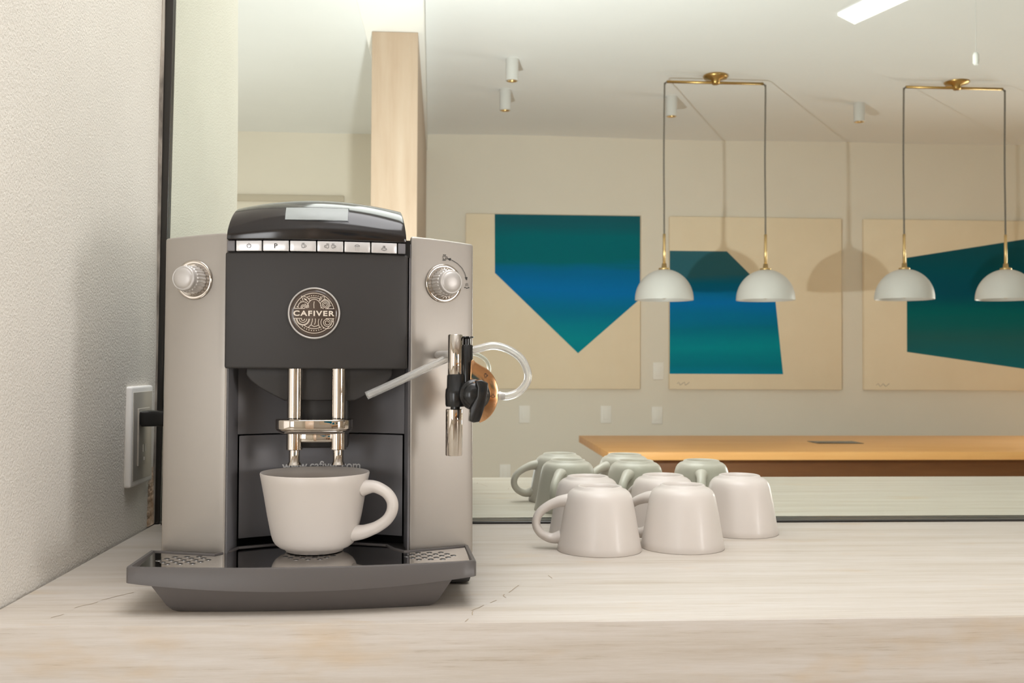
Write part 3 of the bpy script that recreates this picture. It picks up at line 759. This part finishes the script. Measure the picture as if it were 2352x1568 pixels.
# rotary knob with lever
Mk = Matrix.Translation((dcx-0.0005-FRX, ty-0.006-FRY, dcz-0.0005-0.13)) @ Matrix.Rotation(radians(6), 4, 'Z') @ Matrix.Rotation(pi/2, 4, 'X')
o = obj('knob_hub', lathe([(0, 0), (0.0140, 0), (0.0140, 0.003), (0.0132, 0.0045), (0.0118, 0.005), (0.0112, 0.0090), (0.0095, 0.0115), (0.005, 0.013), (0, 0.0133)], 48, mtx=Mk), M_black, fr, smooth=True)
lp = [(-0.001, 0.0125), (0.0045, 0.0132), (0.0110, 0.0105), (0.0112, 0.004), (0.0092, -0.0065), (0.0050, -0.0195), (0.0030, -0.0245), (-0.0020, -0.0252), (-0.0062, -0.0238), (-0.0055, -0.012), (0.0005, -0.002), (0.0010, 0.006)]
bm = prism([(dcx+a-FRX, ty-0.010-FRY, dcz+b_-0.13) for a, b_ in lp], [(dcx+a*0.92-FRX+0.0003, ty-0.0215-FRY, dcz+b_*0.97-0.13) for a, b_ in lp])
obj('lever', bm, M_black, fr, bevel=0.0010)
cyl('hose_nipple', Lc(dcx+0.0200, ty-0.001, dcz-0.0015), 0.0029, 0.0075, M_satin, fr, axis='X', n=24)
cyl('nipple_collar', Lc(dcx+0.0212, ty-0.001, dcz-0.0015), 0.0038, 0.0026, M_satinplate, fr, axis='X', n=24)
# steam outlet from the panel to the wand
bm = tube([(0.1090-FRX, FY(0.109)+0.004-FRY, 0.2185-0.13), (0.1105-FRX, -0.035-FRY, 0.2187-0.13), (0.1160-FRX, -0.052-FRY, 0.2188-0.13), (ax-FRX, ty-FRY, 0.2188-0.13)], 0.0035, 20)
obj('steam_outlet', bm, M_satin, fr, smooth=True)
# milk hose (one continuous silicone tube)
hy = ty
hp = [(dcx+0.0225, hy-0.001, dcz-0.0015), (dcx+0.030, hy-0.001, dcz-0.0020), (dcx+0.040, hy, dcz+0.0018), (dcx+0.0475, hy+0.001, dcz+0.0105), (dcx+0.0485, hy+0.004, dcz+0.020), (dcx+0.043, hy+0.008, dcz+0.032), (dcx+0.031, hy+0.012, dcz+0.0405), (dcx+0.018, hy+0.014, dcz+0.0435), (dcx+0.004, hy+0.015, dcz+0.0405),
      (ax, hy+0.0155, 0.2185), (ax-0.012, hy+0.0145, 0.2130), (ax-0.030, hy+0.0125, 0.2045), (ax-0.052, hy+0.009, 0.1940), (ax-0.0795, hy+0.006, 0.1815)]
pp = catmull([Lc(*p) for p in hp], 10)
bm = tube(pp, 0.0036, 20, caps=False); n0 = len(bm.verts)
vo_ = list(bm.verts)
tube(pp, 0.0019, 20, bm=bm, caps=False)
vi = list(bm.verts)[n0:]
for A, B in ((vo_[:20], vi[:20]), (vo_[-20:], vi[-20:])):
    for k in range(20): bm.faces.new((A[k], A[(k+1) % 20], B[(k+1) % 20], B[k]))
obj('milk_hose', bm, M_hose, mc, smooth=True).location = (FRX, FRY, 0.13)

# power cord of the machine with plug
pc = empty('power_cord', (-0.345, -0.09, 0.14), 0, 'black plug and cord in the left wall outlet, running behind the coffee machine', 'power cord')
bm = prism([(-0.3706, -0.114, 0.1325), (-0.3706, -0.084, 0.1325), (-0.3706, -0.084, 0.1515), (-0.3706, -0.114, 0.1515)],
           [(-0.315, -0.112, 0.1330), (-0.315, -0.090, 0.1330), (-0.315, -0.090, 0.1510), (-0.315, -0.112, 0.1510)])
frp('plug', bm, M_black, pc, bevel=0.003)
frp('cable', tube(catmull([(-0.318, -0.10, 0.142), (-0.305, -0.10, 0.14), (-0.297, -0.095, 0.11), (-0.31, -0.08, 0.05), (-0.335, -0.06, 0.012), (-0.352, -0.055, 0.006), (-0.350, -0.045, 0.0045), (-0.32, -0.035, 0.0045), (-0.25, -0.032, 0.0045)], 8), 0.0037, 12), M_black, pc, smooth=True)
frp('cable', tube(catmull([(-0.3420, -0.085, 0.131), (-0.3480, -0.050, 0.11), (-0.3565, -0.036, 0.075), (-0.3565, -0.042, 0.035), (-0.3530, -0.06, 0.010), (-0.347, -0.075, 0.0042), (-0.33, -0.06, 0.0042)], 8), 0.0017, 10), M_black, pc, smooth=True)
# wall outlet
ol = empty('wall_outlet', (-0.37, -0.091, 0.12), 0, 'white framed wall outlet with grey faceplate on the rough left wall', 'outlet')
def plate(name, x0, x1, y0, y1, z0, z1, mat, bev):
    return bxp(name, (x0, x1, y0, y1, z0, z1), mat, ol, bevel=bev, segs=3)
plate('frame', -0.3825, -0.3735, -0.133, -0.045, 0.061, 0.181, M_plate, 0.003)
plate('faceplate', -0.3740, -0.3726, -0.127, -0.052, 0.068, 0.174, M_satinplate, 0.0006)
fp_ = plate('socket_module', -0.3730, -0.3708, -0.112, -0.067, 0.085, 0.154, M_satinplate, 0.0006)
for y, z0, z1 in ((-0.095, 0.101, 0.110), (-0.086, 0.101, 0.110)):
    o = bxp('slot', (-0.3709, -0.3703, y-0.001, y+0.001, z0, z1), M_plate, ol)
o = bxp('slot', (-0.3709, -0.3703, -0.0925, -0.0885, 0.0905, 0.0945), M_plate, ol)

# ------------------------------------------------------------------ cups
def cup_parts(root):
    H = 0.0725
    pr = [(0, 0.004), (0.0210, 0.0040), (0.0222, 0.0005), (0.0236, 0.0), (0.0252, 0.0006), (0.0262, 0.0026), (0.0305, 0.0042), (0.0340, 0.0070), (0.0362, 0.0105), (0.0378, 0.0155), (0.0392, 0.0225), (0.0414, 0.034), (0.0440, 0.050), (0.0466, 0.0645), (0.0479, 0.0715),
          (0.0475, 0.0725), (0.0463, 0.0722), (0.0450, 0.068), (0.0430, 0.056), (0.0402, 0.040), (0.0375, 0.026), (0.0350, 0.0150), (0.0300, 0.0095), (0.0150, 0.0075), (0, 0.0075)]
    o = obj('bowl', lathe(pr, 72), M_white_cup, root); sharp(o, 60)
    hp = [(0.0436, 0, 0.0588), (0.0485, 0, 0.0598), (0.0535, 0, 0.0603), (0.0590, 0, 0.0590), (0.0665, 0, 0.0545), (0.0712, 0, 0.0470), (0.0710, 0, 0.0385), (0.0665, 0, 0.0305), (0.0580, 0, 0.0240), (0.0490, 0, 0.0200), (0.0425, 0, 0.0182), (0.0352, 0, 0.0174)]
    rr = [(0.0078, 0.0095), (0.0066, 0.0078), (0.0058, 0.0068), (0.0053, 0.0063), (0.0050, 0.0061), (0.0049, 0.0060), (0.0049, 0.0060), (0.0050, 0.0061), (0.0053, 0.0063), (0.0060, 0.0070), (0.0068, 0.0082), (0.0078, 0.0095)]
    cc = catmull(hp, 6); ts = catmull([(a, b, 0) for a, b in rr], 6)
    # the sweep frame: first radius lies in the handle plane
    bm = bmesh.new(); rings = []; m = len(cc); n = 18
    for i in range(m):
        T = (cc[min(i+1, m-1)]-cc[max(i-1, 0)]).normalized(); B = Vector((0, 1, 0)); Nn = T.cross(B)
        rings.append([bm.verts.new(cc[i]+Nn*ts[i].x*cos(2*pi*k/n)+B*ts[i].y*sin(2*pi*k/n)) for k in range(n)])
    for A, B in zip(rings, rings[1:]):
        for k in range(n): bm.faces.new((A[k], A[(k+1) % n], B[(k+1) % n], B[k]))
    bm.faces.new(rings[0][::-1]); bm.faces.new(rings[-1])
    obj('handle', bm, M_white_cup, root, smooth=True)
    return root
cup0 = cup_parts(empty('coffee_cup', (-0.1225, -0.410, 0.0373), radians(-14), 'cream ceramic cup standing upright on the drip tray under the spouts', 'cup', 'cream ceramic cups'))
cup0.scale = (1.045, 1.045, 1.0)
CUPS = [(0.1720, -0.2140, 172, 'upside-down cream cup at front left of the five, handle pointing left'),
        (0.2705, -0.2010, 148, 'upside-down cream cup at front right of the five, touching its left neighbour'),
        (0.3655, -0.1025, 104, 'upside-down cream cup at the right end of the back row'),
        (0.1725, -0.1130, 112, 'upside-down cream cup in the back row, behind the front left cup'),
        (0.2690, -0.1000, 116, 'upside-down cream cup in the middle of the back row')]
for x, y, a, lb in CUPS:
    r_ = cup0.copy(); COL.objects.link(r_)
    r_.location = (x, y, 0.0727); r_.scale = (1, 1, 1)
    r_.rotation_euler = (pi, 0, radians(a)); r_['label'] = lb
    for ch in cup0.children:
        c = ch.copy(); COL.objects.link(c); c.parent = r_

# ------------------------------------------------------------------ what the mirror shows: table, lamps, paintings
tb = empty('long_table', (2.6, -4.37, FZ), 0, 'long oak table behind the camera, seen in the mirror above the cups', 'table')
bxp('tabletop', (0.812, 4.6, -4.97, -3.80, -0.282, -0.24), M_table, tb, bevel=0.003)
bxp('apron', (1.08, 4.4, -4.85, -3.93, -0.42, -0.2825), M_apron, tb, bevel=0.002)
for x in (1.12, 4.3):
    for y in (-4.78, -4.0): bxp('leg', (x-0.04, x+0.04, y-0.04, y+0.04, FZ, -0.41), M_apron, tb, bevel=0.003)
o = bxp('power_socket_lid', (2.09, 2.36, -4.50, -4.33, -0.2399, -0.2375), M_black, tb, bevel=0.001)

def dome():
    R, Hh = 0.152, 0.158
    pr = []
    n = 16
    for i in range(n+1):
        a = pi/2*i/n; pr.append((R*sin(a), Hh*cos(a)))
    pr += [(R, -0.004), (R-0.004, -0.004)] + [((R-0.006)*sin(pi/2*(n-i)/n), (Hh-0.006)*cos(pi/2*(n-i)/n)) for i in range(n+1)]
    return pr
def pendant(x0, x1, zb, ys, cx, lab):
    zbar = 1.690
    e = empty('pendant_light', (cx, ys, CZ), 0, lab, 'pendant light', 'double pendant lights over the table')
    def ad(name, bm, mat, **k): return frp(name, bm, mat, e, **k)
    o = ad('canopy', lathe([(0, 1.732), (0.062, 1.732), (0.066, 1.722), (0.060, 1.712), (0.024, 1.704), (0.022, 1.688), (0.016, 1.680), (0, 1.679)], 40, mtx=Matrix.Translation((cx, ys, 0))), M_brass, smooth=True)
    o = ad('crossbar', tube([(x0+0.012, ys, zbar), (x1-0.012, ys, zbar)], 0.0075, 16), M_brass, smooth=True)
    for x, zz in ((x0, zb), (x1, zb+0.004)):
        s = 1 if x == x0 else -1
        top = zz+0.158
        ad('cord', tube(catmull([(x+s*0.026, ys, zbar), (x+s*0.010, ys, zbar-0.003), (x+s*0.002, ys, zbar-0.014), (x, ys, zbar-0.04), (x-0.003, ys, 1.3), (x-0.001, ys, 1.05), (x, ys, top+0.16)], 8), 0.0045, 10), M_cord, smooth=True)
        ad('stem', tube([(x, ys, top+0.005), (x, ys, top+0.185)], 0.0075, 14), M_brasslt, smooth=True)
        ad('stem_cap', lathe([(0, 0.03), (0.012, 0.03), (0.014, 0.008), (0.028, 0.006), (0.030, -0.002), (0, -0.002)], 24, mtx=Matrix.Translation((x, ys, top))), M_brasslt, smooth=True)
        sh = ad('lamp_shade', lathe(dome(), 48, mtx=Matrix.Translation((x, ys, zz))), M_shade)
        sharp(sh, 50)
        bl = ad('bulb', lathe([(0, -0.03), (0.02, -0.022), (0.03, 0.0), (0.022, 0.025), (0.012, 0.045), (0.012, 0.13), (0, 0.13)], 20, mtx=Matrix.Translation((x, ys, zz+0.03))), M_shade, smooth=True)
    return e
pendant(1.125, 1.665, 0.545, -3.93, 1.397, 'brass double pendant with white dome shades, left pair above the table in the mirror')
pendant(2.415, 2.972, 0.560, -3.93, 2.706, 'brass double pendant with white dome shades, right pair at the photo edge in the mirror')

def spot(x, y, lab):
    e = empty('ceiling_spotlight', (x, y, CZ), 0, lab, 'spotlight')
    frp('housing', lathe([(0, CZ+0.01), (0.032, CZ+0.01), (0.032, CZ-0.112), (0.028, CZ-0.114), (0.027, CZ-0.10), (0, CZ-0.10)], 32, mtx=Matrix.Translation((x, y, 0))), M_shade, e)
    frp('inner_ring', lathe([(0.0272, CZ-0.104), (0.0278, CZ-0.1145), (0.020, CZ-0.1145), (0.018, CZ-0.104)], 28, mtx=Matrix.Translation((x, y, 0))), M_brasslt, e, smooth=True)
spot(0.308, -3.70, 'white cylinder ceiling spotlight, upper one of the pair left of the pendants in the mirror')
spot(0.307, -4.30, 'white cylinder ceiling spotlight, lower one of the pair left of the pendants in the mirror')
spot(1.257, -4.36, 'white cylinder ceiling spotlight beside the left pendant cord in the mirror')
spot(2.365, -4.40, 'white cylinder ceiling spotlight between the two double pendants in the mirror')
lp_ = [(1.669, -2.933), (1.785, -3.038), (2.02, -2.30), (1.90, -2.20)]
lpn = obj('ceiling_light_patch', prism([(x, y, CZ-0.012) for x, y in lp_], [(x, y, CZ+0.02) for x, y in lp_]), M_lightpatch)  # patch of light on the ceiling, modelled as a glowing slab
tag(lpn, 'slim patch of light on the ceiling, built as a glowing slab, at the top right of the mirror', 'light patch')
pb = empty('hanging_pull', (1.786, -2.0, 1.25), 0, 'small white capsule on a thin cord hanging from the ceiling at top right', 'pull cord')
frp('capsule', lathe([(0, 1.229), (0.006, 1.231), (0.0105, 1.238), (0.0105, 1.266), (0.006, 1.274), (0, 1.276)], 20, mtx=Matrix.Translation((1.786, -2.0, 0))), P('white_capsule', (0.9, 0.9, 0.88), 0.4), pb, smooth=True)
frp('thin_cord', tube([(1.786, -2.0, 1.275), (1.786, -2.0, CZ+0.01)], 0.0012, 8), M_shade, pb)

def painting(x0, x1, shape, mat, lab, sign=None):
    e = empty('canvas_painting', ((x0+x1)/2, -5.45, 0.037), 0, lab, 'painting')
    bxp('canvas', (x0, x1, -5.4495, -5.418, 0.037, 1.198), M_canvas, e, bevel=0.003)
    # object origin stays at the world origin so that the colour bands follow the height
    o = frp('painted_shape', prism([(x, -5.4184, z) for x, z in shape], [(x, -5.4165, z) for x, z in shape]), mat, e)
    if sign:
        sx_, sz_ = sign
        pts = [(sx_+0.012*i+random.uniform(-.004, .004), sz_+0.012*sin(i*2.1)) for i in range(8)]
        frp('signature', strokes([pts], 0.003, lambda a, b: (a, -5.4175, b)), M_putty, e)
painting(0.110, 1.281, [(0.305, 0.805), (0.862, 0.275), (1.278, 0.64), (1.278, 1.196), (0.302, 1.196)], M_paint1, 'square canvas with a downward-pointing teal and blue shape, leftmost in the mirror')
painting(1.478, 2.659, [(1.479, 0.141), (2.253, 0.141), (2.200, 0.644), (1.868, 0.966), (1.479, 0.966)], M_paint2, 'square canvas with a blue to teal block and cut corner, middle one in the mirror', (1.53, 0.075))
painting(2.814, 3.985, [(3.112, 0.296), (3.984, 0.178), (3.984, 1.080), (3.112, 0.937)], M_paint3, 'square canvas with a dark teal band widening right, cut off by the photo edge', (2.90, 0.07))
OUT = [(0.508, -0.133, 'beige wall plate below the left painting in the mirror, leftmost of the upper row'), (1.055, -0.133, 'beige wall plate below the right end of the left painting in the mirror'),
       (1.401, -0.138, 'beige wall plate below the gap between the left and middle paintings'), (1.409, 0.158, 'beige wall plate in the gap between the left and middle paintings'), (0.381, -0.522, 'beige wall plate low on the wall, just above the reflected counter')]
for x, z, lab in OUT:
    e = empty('wall_plate', (x, -5.45, z), 0, lab, 'wall plate', 'beige wall plates on the far wall')
    bxp('cover', (x-0.037, x+0.037, -5.452, -5.441, z-0.058, z+0.058), M_plate2, e, bevel=0.003)
    bxp('insert', (x-0.018, x+0.018, -5.442, -5.4385, z-0.034, z+0.034), M_plate2, e, bevel=0.002)
